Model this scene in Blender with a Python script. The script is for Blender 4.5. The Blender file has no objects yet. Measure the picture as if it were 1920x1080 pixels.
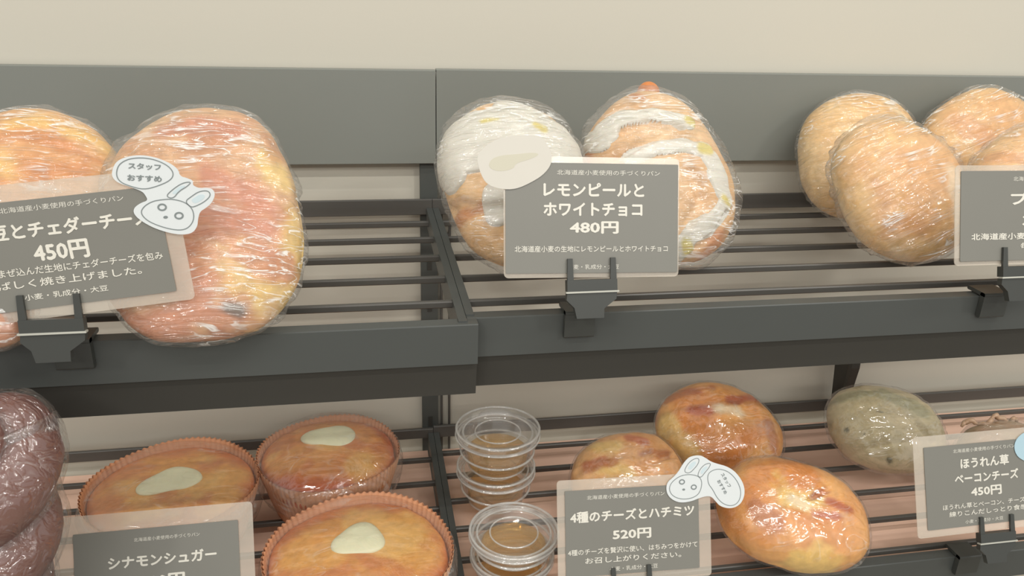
import bpy, math, numpy as np
from mathutils import Matrix, Vector
PI=math.pi
# ------------------------------------------------------------ camera, world, lights, exposure
sc=bpy.context.scene
col=sc.collection
cd=bpy.data.cameras.new('camera'); cam=bpy.data.objects.new('camera',cd); col.objects.link(cam)
cd.sensor_width=36; cd.lens=1499.47/1920*36; cd.clip_start=.02; cd.clip_end=50
YAW,PITCH,ROLL=.1922917,.36668924,.03288566
def cam_basis():
    cy,sy=math.cos(YAW),math.sin(YAW); cp,sp=math.cos(PITCH),math.sin(PITCH)
    f=Vector((sy*cp,cy*cp,-sp)); r=Vector((cy,-sy,0)); u=r.cross(f)
    c,s=math.cos(ROLL),math.sin(ROLL)
    return c*r+s*u, -s*r+c*u, f
_r,_u,_f=cam_basis()
cam.matrix_world=Matrix(((_r.x,_u.x,-_f.x,0),(_r.y,_u.y,-_f.y,-.75),(_r.z,_u.z,-_f.z,1.5),(0,0,0,1)))
sc.camera=cam
sc.cycles.transparent_max_bounces=48
sc.view_settings.view_transform='Standard'; sc.view_settings.look='None'
sc.view_settings.gamma=1; sc.view_settings.exposure=0.0
sc.view_settings.use_curve_mapping=False
w=bpy.data.worlds.new('world'); sc.world=w; w.use_nodes=True
bg=w.node_tree.nodes['Background']; bg.inputs[0].default_value=(.93,.91,.87,1); bg.inputs[1].default_value=.69
def area(loc,target,size,power,color=(1,.97,.91)):
    l=bpy.data.lights.new('ceiling_lamp','AREA'); l.shape='RECTANGLE'; l.size=size[0]; l.size_y=size[1]; l.energy=power; l.color=color
    o=bpy.data.objects.new('ceiling_lamp',l); col.objects.link(o); o.location=loc
    o.rotation_euler=(Vector(target)-Vector(loc)).to_track_quat('-Z','Y').to_euler()
    return o
area((-.3,-1.3,2.7),(-.3,-1.3,0),(2.4,.03),18)
area((.9,-.75,2.7),(.9,-.6,0),(.9,.03),7.5)
area((-1.3,-2.4,2.7),(-.3,-1.0,1.0),(.2,.2),10)
area((1.4,-2.2,2.7),(.5,-1.0,1.0),(.2,.2),10)
area((.1,-2.9,2.6),(.1,-1,1.0),(2.6,.03),18)

# ------------------------------------------------------------ helpers
def s2l(*c):
    o=[]
    for v in c:
        v/=255.; o.append(v/12.92 if v<=.04045 else ((v+.055)/1.055)**2.4)
    return tuple(o)+(1,)
def tag(o,label=None,cat=None,group=None,kind=None):
    if label:o['label']=label
    if cat:o['category']=cat
    if group:o['group']=group
    if kind:o['kind']=kind
    return o
def empty(name,loc=(0,0,0),rot=(0,0,0)):
    o=bpy.data.objects.new(name,None); o.empty_display_size=.02; col.objects.link(o); o.location=loc; o.rotation_euler=rot; return o
def mesh_obj(name,verts,faces,mat,parent=None,smooth=False,colors=None):
    me=bpy.data.meshes.new(name); me.from_pydata([tuple(map(float,v)) for v in verts],[],[tuple(map(int,f)) for f in faces]); me.update()
    if smooth: me.polygons.foreach_set('use_smooth',[True]*len(me.polygons))
    if colors is not None:
        a=me.color_attributes.new('Col','FLOAT_COLOR','POINT')
        c=np.ones((len(verts),4),dtype=np.float32); c[:,:3]=colors; a.data.foreach_set('color',c.ravel())
    if mat: me.materials.append(mat)
    o=bpy.data.objects.new(name,me); col.objects.link(o)
    if parent is not None:o.parent=parent
    return o
class MB:
    def __init__(s): s.v=[];s.f=[]
    def add(s,v,f):
        n=len(s.v); s.v+=list(v); s.f+=[tuple(i+n for i in q) for q in f]; return s
    def box(s,x0,x1,y0,y1,z0,z1,b=.0006):
        # box with chamfered long edges (X direction profile, 8-gon) when b>0
        P=[(y0+b,z0),(y1-b,z0),(y1,z0+b),(y1,z1-b),(y1-b,z1),(y0+b,z1),(y0,z1-b),(y0,z0+b)]
        return s.prism(P,x0,x1)
    def prism(s,P,x0,x1):
        n=len(P); v=[(x0,a,c) for a,c in P]+[(x1,a,c) for a,c in P]
        f=[(i,(i+1)%n,n+(i+1)%n,n+i) for i in range(n)]
        f+= [tuple(range(n-1,-1,-1)),tuple(range(n,2*n))]
        return s.add(v,f)
    def plate(s,P,z0,z1):
        """polygon P in xy extruded in z"""
        n=len(P); v=[(a,c,z0) for a,c in P]+[(a,c,z1) for a,c in P]
        f=[(i,(i+1)%n,n+(i+1)%n,n+i) for i in range(n)]
        f+= [tuple(range(n-1,-1,-1)),tuple(range(n,2*n))]
        return s.add(v,f)
    def lathe(s,prof,n=64,flute=None,closed=False):
        v=[];f=[]
        for i,(r,z) in enumerate(prof):
            for k in range(n):
                a=2*PI*k/n; rr=r if flute is None else r*(1+flute(i,a))
                v.append((rr*math.cos(a),rr*math.sin(a),z))
        for i in range(len(prof)-1):
            for k in range(n):
                k2=(k+1)%n; f.append((i*n+k,i*n+k2,(i+1)*n+k2,(i+1)*n+k))
        return s.add(v,f)
    def tube(s,pts,r,n=6,closed=False):
        pts=[Vector(p) for p in pts]; m=len(pts); v=[];f=[]
        for i,p in enumerate(pts):
            a=pts[(i-1)%m] if (closed or i>0) else p; b=pts[(i+1)%m] if (closed or i<m-1) else p
            t=(b-a).normalized(); x=t.orthogonal().normalized() if i==0 else (px-t*px.dot(t)).normalized(); px=x; y=t.cross(x)
            rr=r[i] if isinstance(r,(list,tuple)) else r
            for k in range(n):
                q=p+x*rr*math.cos(2*PI*k/n)+y*rr*math.sin(2*PI*k/n); v.append(tuple(q))
        for i in range(m if closed else m-1):
            for k in range(n):
                j=(i+1)%m; f.append((i*n+k,i*n+(k+1)%n,j*n+(k+1)%n,j*n+k))
        if not closed: f+=[tuple(range(n-1,-1,-1)),tuple((m-1)*n+k for k in range(n))]
        return s.add(v,f)
    def build(s,name,mat,parent=None,smooth=False): return mesh_obj(name,s.v,s.f,mat,parent,smooth)

# vectorised value noise
def _h(ix,iy,iz,seed):
    n=(ix*374761393+iy*668265263+iz*2147483647+seed*1274126177)&0xffffffff
    n=((n^(n>>13))*1274126177)&0xffffffff
    n=((n^(n>>16))*2246822519)&0xffffffff
    return ((n^(n>>15))&0xffff)/65535.
def vnoise(P,seed=0):
    P=np.asarray(P,float); I=np.floor(P).astype(np.int64); F=P-I; F=F*F*(3-2*F)
    o=0
    for dx in(0,1):
        for dy in(0,1):
            for dz in(0,1):
                wgt=(F[:,0] if dx else 1-F[:,0])*(F[:,1] if dy else 1-F[:,1])*(F[:,2] if dz else 1-F[:,2])
                o=o+wgt*_h(I[:,0]+dx,I[:,1]+dy,I[:,2]+dz,seed)
    return o
def fbm(P,sc,seed=0,oct=3):
    P=np.asarray(P,float)*sc; o=0;a=1;t=0
    for k in range(oct):
        o=o+a*vnoise(P*(2.03**k)+k*17.3,seed+k); t+=a; a*=.5
    return o/t
def sst(a,b,x): 
    t=np.clip((x-a)/(b-a),0,1); return t*t*(3-2*t)
def segdist(P,a,b):
    a=np.array(a);b=np.array(b);d=b-a;L=d@d
    t=np.clip(((P-a)@d)/L,0,1) if L>1e-12 else np.zeros(len(P))
    return np.linalg.norm(P-a-t[:,None]*d,axis=1)
def strokemask(P2,strokes,warp,soft=.5):
    m=np.zeros(len(P2))
    for pts,w in strokes:
        d=np.full(len(P2),9.)
        for i in range(max(1,len(pts)-1)):
            d=np.minimum(d,segdist(P2,pts[i],pts[min(i+1,len(pts)-1)]))
        d=d+warp*w*.9
        m=np.maximum(m,1-sst(w*(1-soft),w*(1+soft*.3),d))
    return m

# ------------------------------------------------------------ materials
def newmat(name):
    m=bpy.data.materials.new(name); m.use_nodes=True; nt=m.node_tree; nt.nodes.clear()
    out=nt.nodes.new('ShaderNodeOutputMaterial'); return m,nt,out
def N(nt,t,**kw):
    n=nt.nodes.new(t)
    for k,v in kw.items():
        if k in n.inputs: n.inputs[k].default_value=v
        else: setattr(n,k,v)
    return n
def principled(name,color,rough=.5,metal=0,spec=.5,noise=0,nscale=30,bump=0,bscale=200,sss=0,coat=0,stretch=(1,1,1)):
    m,nt,out=newmat(name); p=N(nt,'ShaderNodeBsdfPrincipled'); nt.links.new(p.outputs[0],out.inputs[0])
    p.inputs['Base Color'].default_value=color; p.inputs['Roughness'].default_value=rough; p.inputs['Metallic'].default_value=metal
    p.inputs['Specular IOR Level'].default_value=spec; p.inputs['Coat Weight'].default_value=coat
    if sss: p.inputs['Subsurface Weight'].default_value=sss; p.inputs['Subsurface Radius'].default_value=(.01,.005,.003); p.inputs['Subsurface Scale'].default_value=1
    tc=N(nt,'ShaderNodeTexCoord'); mp=N(nt,'ShaderNodeMapping'); mp.inputs['Scale'].default_value=stretch
    nt.links.new(tc.outputs['Object'],mp.inputs[0])
    if noise:
        n=N(nt,'ShaderNodeTexNoise',Scale=nscale,Detail=3.); nt.links.new(mp.outputs[0],n.inputs[0])
        mx=N(nt,'ShaderNodeMix',data_type='RGBA'); mx.inputs[6].default_value=tuple(c*(1-noise) for c in color[:3])+(1,); mx.inputs[7].default_value=tuple(min(1,c*(1+noise)) for c in color[:3])+(1,)
        nt.links.new(n.outputs[0],mx.inputs[0]); nt.links.new(mx.outputs[2],p.inputs['Base Color'])
    if bump:
        n=N(nt,'ShaderNodeTexNoise',Scale=bscale,Detail=3.); nt.links.new(mp.outputs[0],n.inputs[0])
        b=N(nt,'ShaderNodeBump',Strength=bump,Distance=.001); nt.links.new(n.outputs[0],b.inputs['Height']); nt.links.new(b.outputs[0],p.inputs['Normal'])
    return m
def bread_mat(name,rough=.45,fine=.12,sss=.08,spec=.4):
    m,nt,out=newmat(name); p=N(nt,'ShaderNodeBsdfPrincipled'); nt.links.new(p.outputs[0],out.inputs[0])
    p.inputs['Roughness'].default_value=rough; p.inputs['Specular IOR Level'].default_value=spec
    p.inputs['Subsurface Weight'].default_value=sss; p.inputs['Subsurface Radius'].default_value=(.006,.003,.0015); p.inputs['Subsurface Scale'].default_value=1
    a=N(nt,'ShaderNodeVertexColor',layer_name='Col'); tc=N(nt,'ShaderNodeTexCoord')
    n=N(nt,'ShaderNodeTexNoise',Scale=160.,Detail=4.); nt.links.new(tc.outputs['Object'],n.inputs[0])
    mr=N(nt,'ShaderNodeMapRange'); mr.inputs[1].default_value=.3; mr.inputs[2].default_value=.7; mr.inputs[3].default_value=1-fine; mr.inputs[4].default_value=1+fine
    nt.links.new(n.outputs[0],mr.inputs[0])
    mx=N(nt,'ShaderNodeVectorMath',operation='MULTIPLY'); nt.links.new(a.outputs[0],mx.inputs[0]); nt.links.new(mr.outputs[0],mx.inputs[1]); nt.links.new(mx.outputs[0],p.inputs['Base Color'])
    b=N(nt,'ShaderNodeBump',Strength=.35,Distance=.0012); nt.links.new(n.outputs[0],b.inputs['Height']); nt.links.new(b.outputs[0],p.inputs['Normal'])
    return m
def film_mat(name,haze=.05,rough=.10,stretch=(25,160,60),bump=1.,crease=.8,tint=(1,1,1,1),gain=1.6,rot=0,base=.03,dcol=(.85,.85,.82,1)):
    m,nt,out=newmat(name)
    tc=N(nt,'ShaderNodeTexCoord'); mp=N(nt,'ShaderNodeMapping'); mp.inputs['Scale'].default_value=stretch; 
    mp0=N(nt,'ShaderNodeMapping'); mp0.inputs['Rotation'].default_value=(0,0,rot); nt.links.new(tc.outputs['Object'],mp0.inputs[0]); nt.links.new(mp0.outputs[0],mp.inputs[0])
    n=N(nt,'ShaderNodeTexNoise',Scale=1.,Detail=3.,Distortion=.8); nt.links.new(mp.outputs[0],n.inputs[0])
    ab=N(nt,'ShaderNodeMath',operation='SUBTRACT'); ab.inputs[1].default_value=.5; nt.links.new(n.outputs[0],ab.inputs[0])
    ab2=N(nt,'ShaderNodeMath',operation='ABSOLUTE'); nt.links.new(ab.outputs[0],ab2.inputs[0])
    b=N(nt,'ShaderNodeBump',Strength=bump,Distance=.009); nt.links.new(ab2.outputs[0],b.inputs['Height'])
    lw=N(nt,'ShaderNodeLayerWeight',Blend=.5); nt.links.new(b.outputs[0],lw.inputs['Normal'])
    fr=N(nt,'ShaderNodeMath',operation='POWER'); fr.inputs[1].default_value=4.; nt.links.new(lw.outputs['Facing'],fr.inputs[0])
    g=N(nt,'ShaderNodeMath',operation='MULTIPLY_ADD'); g.inputs[1].default_value=gain*.22; g.inputs[2].default_value=base+.09; g.use_clamp=True; nt.links.new(fr.outputs[0],g.inputs[0])
    tr=N(nt,'ShaderNodeBsdfTransparent'); tr.inputs[0].default_value=tint
    gl=N(nt,'ShaderNodeBsdfGlossy',Roughness=rough); nt.links.new(b.outputs[0],gl.inputs['Normal'])
    df=N(nt,'ShaderNodeBsdfDiffuse'); df.inputs[0].default_value=dcol
    m1=N(nt,'ShaderNodeMixShader')
    big=N(nt,'ShaderNodeTexNoise',Scale=28.,Detail=1.); nt.links.new(tc.outputs['Object'],big.inputs[0])
    pm=N(nt,'ShaderNodeMapRange'); pm.inputs[1].default_value=.48; pm.inputs[2].default_value=.64; pm.inputs[3].default_value=.1; pm.inputs[4].default_value=1.; nt.links.new(big.outputs[0],pm.inputs[0])
    cr=N(nt,'ShaderNodeMapRange'); cr.inputs[1].default_value=.030; cr.inputs[2].default_value=.0; cr.inputs[3].default_value=0.; cr.inputs[4].default_value=crease; nt.links.new(ab2.outputs[0],cr.inputs[0])
    cm=N(nt,'ShaderNodeMath',operation='MULTIPLY_ADD'); cm.inputs[2].default_value=haze; nt.links.new(cr.outputs[0],cm.inputs[0]); nt.links.new(pm.outputs[0],cm.inputs[1]); nt.links.new(cm.outputs[0],m1.inputs[0])
    nt.links.new(tr.outputs[0],m1.inputs[1]); nt.links.new(df.outputs[0],m1.inputs[2])
    m2=N(nt,'ShaderNodeMixShader'); nt.links.new(g.outputs[0],m2.inputs[0]); nt.links.new(m1.outputs[0],m2.inputs[1]); nt.links.new(gl.outputs[0],m2.inputs[2])
    nt.links.new(m2.outputs[0],out.inputs[0]); return m

M={}
M['wall']=principled('wall_paint',s2l(198,194,181),.7,noise=.015,nscale=4,bump=.05,bscale=300)
M['board']=principled('grey_panel_metal',s2l(124,127,121),.38,spec=.5,noise=.03,nscale=9)
M['rail']=principled('charcoal_rail_metal',s2l(72,75,73),.42,spec=.5,noise=.04,nscale=20)
M['beam']=principled('dark_beam_metal',s2l(58,57,53),.5,spec=.4)
M['slat']=principled('dark_wire_metal',s2l(80,78,74),.4,spec=.5)
M['post']=principled('post_metal',s2l(76,79,76),.5,spec=.4)
M['pink']=principled('pinkish_laminate',s2l(238,200,178),.5,noise=.05,nscale=6,stretch=(1,14,1))
M['clip']=principled('clip_plastic',s2l(60,62,59),.35,spec=.5)
M['clipedge']=principled('clip_light_edge',s2l(176,176,166),.3)
M['card']=principled('card_print_grey',s2l(119,118,111),.42,spec=.5,noise=.03,nscale=30)
M['ink']=principled('white_ink',s2l(214,211,200),.5)
M['sticker']=principled('white_sticker',s2l(208,213,214),.35,spec=.5)
M['stickerb']=principled('pale_blue_sticker',s2l(166,194,206),.35)
M['stickerw']=principled('cream_sticker',s2l(196,192,182),.4,noise=.02,nscale=60)
M['inkline']=principled('grey_print',s2l(120,128,128),.5)
M['inkblue']=principled('pale_blue_print',s2l(190,205,210),.5)
M['inkcream']=principled('cream_print',s2l(190,186,168),.5)
M['paper']=principled('baking_paper',s2l(216,160,124),.6,noise=.10,nscale=60,sss=.15)
M['floor']=principled('floor_tile',s2l(150,140,125),.5)
def sleeve_mat(name='clear_sleeve',haze=.34):
    m,nt,out=newmat(name); tr=N(nt,'ShaderNodeBsdfTransparent'); df=N(nt,'ShaderNodeBsdfDiffuse'); df.inputs[0].default_value=s2l(216,206,190)
    gl=N(nt,'ShaderNodeBsdfGlossy',Roughness=.2); m1=N(nt,'ShaderNodeMixShader'); m1.inputs[0].default_value=haze
    m2=N(nt,'ShaderNodeMixShader'); m2.inputs[0].default_value=.07
    nt.links.new(tr.outputs[0],m1.inputs[1]); nt.links.new(df.outputs[0],m1.inputs[2]); nt.links.new(m1.outputs[0],m2.inputs[1]); nt.links.new(gl.outputs[0],m2.inputs[2]); nt.links.new(m2.outputs[0],out.inputs[0]); return m
M['sleeve']=sleeve_mat()
M['crust']=bread_mat('bread_crust'); M['shinycrust']=bread_mat('egg_washed_crust',rough=.3)
M['icing']=bread_mat('white_icing',rough=.4,fine=.04,sss=.2)
M['cream']=principled('pale_cream',s2l(226,224,190),.4,sss=.2,bump=.1)
M['choc']=principled('cocoa_crust',s2l(112,68,58),.5,noise=.25,nscale=35,bump=.4,bscale=160)
M['film']=film_mat('cling_film'); M['film_diag']=film_mat('cling_film_diagonal',rot=-.35,stretch=(18,130,40),crease=1.)
M['film_loose']=film_mat('loose_film',crease=.12,haze=.03,stretch=(60,90,60),gain=1.2)
M['film_smooth']=film_mat('taut_film',crease=.2,stretch=(30,45,30),bump=.6,gain=1.2,haze=.03)
M['plastic']=film_mat('clear_cup_plastic',crease=0.,haze=.05,rough=.08,stretch=(8,8,20),bump=.15,gain=1.6,base=.03)
M['plastic_lip']=film_mat('clear_cup_lip',crease=0.,haze=.30,rough=.08,stretch=(8,8,20),bump=.1,gain=1.8,base=.08)
M['honey']=film_mat('honey',crease=0.,dcol=s2l(236,200,130),haze=.22,rough=.05,stretch=(8,8,8),bump=.1,gain=1.,tint=s2l(250,228,176))

# ------------------------------------------------------------ setting
def struct(name,mb,mat): 
    o=mb.build(name,mat); o['kind']='structure'; return o
struct('wall_back',MB().box(-3,4,0,.1,0,3,0),M['wall'])
struct('floor',MB().box(-3,4,-4,0,-.05,0,0),M['floor'])

# ------------------------------------------------------------ display rack
for x0,x1,lb in ((-.95,.0672,'grey metal header panel above the left half of the rack, behind the sausage bread'),(.0680,1.15,'grey metal header panel above the right half of the rack, behind the iced breads')):
    t=tag(empty('header_panel',((x0+x1)/2,-.013,1.339)),lb,'panel')
    hx=(x1-x0)/2; dz=0 if x0<0 else .0008
    MB().box(-hx,hx,-.0015,.0005,0,.0842+dz).build('panel_face',M['board'],t)
    MB().box(-hx,hx,.0008,.009,.0815+dz,.0842+dz,.0003).build('top_flange',M['board'],t)
def upright(x,label):
    t=tag(empty('rack_post',(x,0,0)),label,'post')
    MB().box(-.0082,.0082,-.0085,-.0015,.3,1.40).build('column',M['post'],t)
    for dx in (.0122,.0203):
        MB().box(dx-.0011,dx+.0011,-.006,-.002,.3,1.39,.0003).build('edge_strip',M['slat'],t)
    for z in (1.077-.03,1.262): MB().box(.0083,.0210,-.0058,-.0022,z,z+.006,.0003).build('tie_plate',M['slat'],t)
    for k in range(6):
        MB().box(-.0022,.0022,-.0092,-.0086,1.012+k*.044,1.012+k*.044+.012,.0002).build('slot',M['beam'],t)
upright(.0611,'dark metal rack post behind the joint of the left and right shelves')
def shelf(label,x0,x1,ztop,yback,rail_h,slats,yfront,fascia,beam,sides,board=None,support=None):
    t=tag(empty('slatted_shelf',((x0+x1)/2,0,ztop)),label,'shelf')
    a,b=x0-(x0+x1)/2,x1-(x0+x1)/2
    MB().box(a,b,yback-.004,yback,-.001,rail_h).build('back_rail',M['slat'],t)
    for y in slats: MB().box(a+.0005,b-.0005,y-.0022,y+.0022,-.0050,0,.0008).build('slat',M['slat'],t)
    for s in sides:
        xa,xb=(a,a+.0056) if s<0 else (b-.0056,b)
        MB().prism([(yfront+.004,-.024),(yback-.005,-.010),(yback-.005,.006),(yfront+.004,.001)],xa,xb).build('side_rail',M['rail'],t)
    # front fascia: vertical face with a rolled top lip
    fa,fb=fascia
    P=[(yfront,-.0285),(yfront,-.0006),(yfront+.0008,0),(yfront+.010,.0002),(yfront+.010,-.0012),(yfront+.0022,-.0014),(yfront+.0022,-.0285)]
    MB().prism(P,fa-(x0+x1)/2,fb-(x0+x1)/2).build('front_fascia',M['rail'],t)
    if beam:
        P=[(yfront+.0035,-.0290),(yfront+.0075,-.0545),(yfront+.0105,-.0545),(yfront+.0075,-.0275)]
        MB().prism(P,fa-(x0+x1)/2,fb-(x0+x1)/2).build('support_beam',M['beam'],t)
    if board: MB().box(a+.006,b-.006,yfront+.012,yback-.002,-.0215,-.0165,.001).build('base_board',M['pink'],t)
    if support:
        x=support-(x0+x1)/2
        MB().add([(x+dx,y,z) for dx in(-.0012,.0012) for y,z in ((yback-.002,-.012),(yfront+.02,-.012),(yfront+.02,-.03),(yback-.03,-.09),(yback-.002,-.12))],
          [(4,3,2,1,0),(5,6,7,8,9)]+[(i,(i+1)%5,5+(i+1)%5,5+i) for i in range(5)]).build('bracket',M['beam'],t)
    return t
US=[-.0405-.0490*k for k in range(5)]
shelf('upper left slatted metal shelf holding the sausage bread',-.95,.0634,1.2915,-.0125,.0140,US,-.2795,(-.95,.0702),True,(-1,1))
shelf('upper right slatted metal shelf under the white-iced breads',.0638,1.15,1.2915,-.0125,.0140,US,-.2690,(.0640,1.15),True,(-1,1))
LSL=[-.054-.041*k for k in range(5)]+[-.2545]; LSR=[-.0445-.041*k for k in range(6)]
shelf('lower left slatted metal shelf under the three filled buns in paper cups',-.95,.0634,1.0465,-.0115,.0100,LSL,-.2740,(-.95,.0640),False,(-1,1),True)
shelf('lower right slatted metal shelf under the glazed cheese breads',.0638,1.15,1.0465,-.0115,.0125,LSR,-.2680,(.0646,1.15),False,(-1,1),True)
# hanging bracket plate seen under the right upper shelf
t=tag(empty('hanger_bracket',(.521,-.030,1.236)),'dark slanted metal bracket under the upper right shelf, behind the greenish bread','bracket')
MB().add([(dx+o,y,z) for dx in(-.006,.004) for y,z,o in ((-.018,-.058,.0),(.018,-.058,.0),(.018,-.20,.012),(.006,-.20,.012),(-.018,-.12,.002))],
   [(4,3,2,1,0),(5,6,7,8,9)]+[(i,(i+1)%5,5+(i+1)%5,5+i) for i in range(5)]).build('bracket_plate',M['beam'],t)
MB().box(-.008,.008,.0185,.0215,-.12,-.06,.0005).build('mounting_flange',M['beam'],t)

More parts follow.
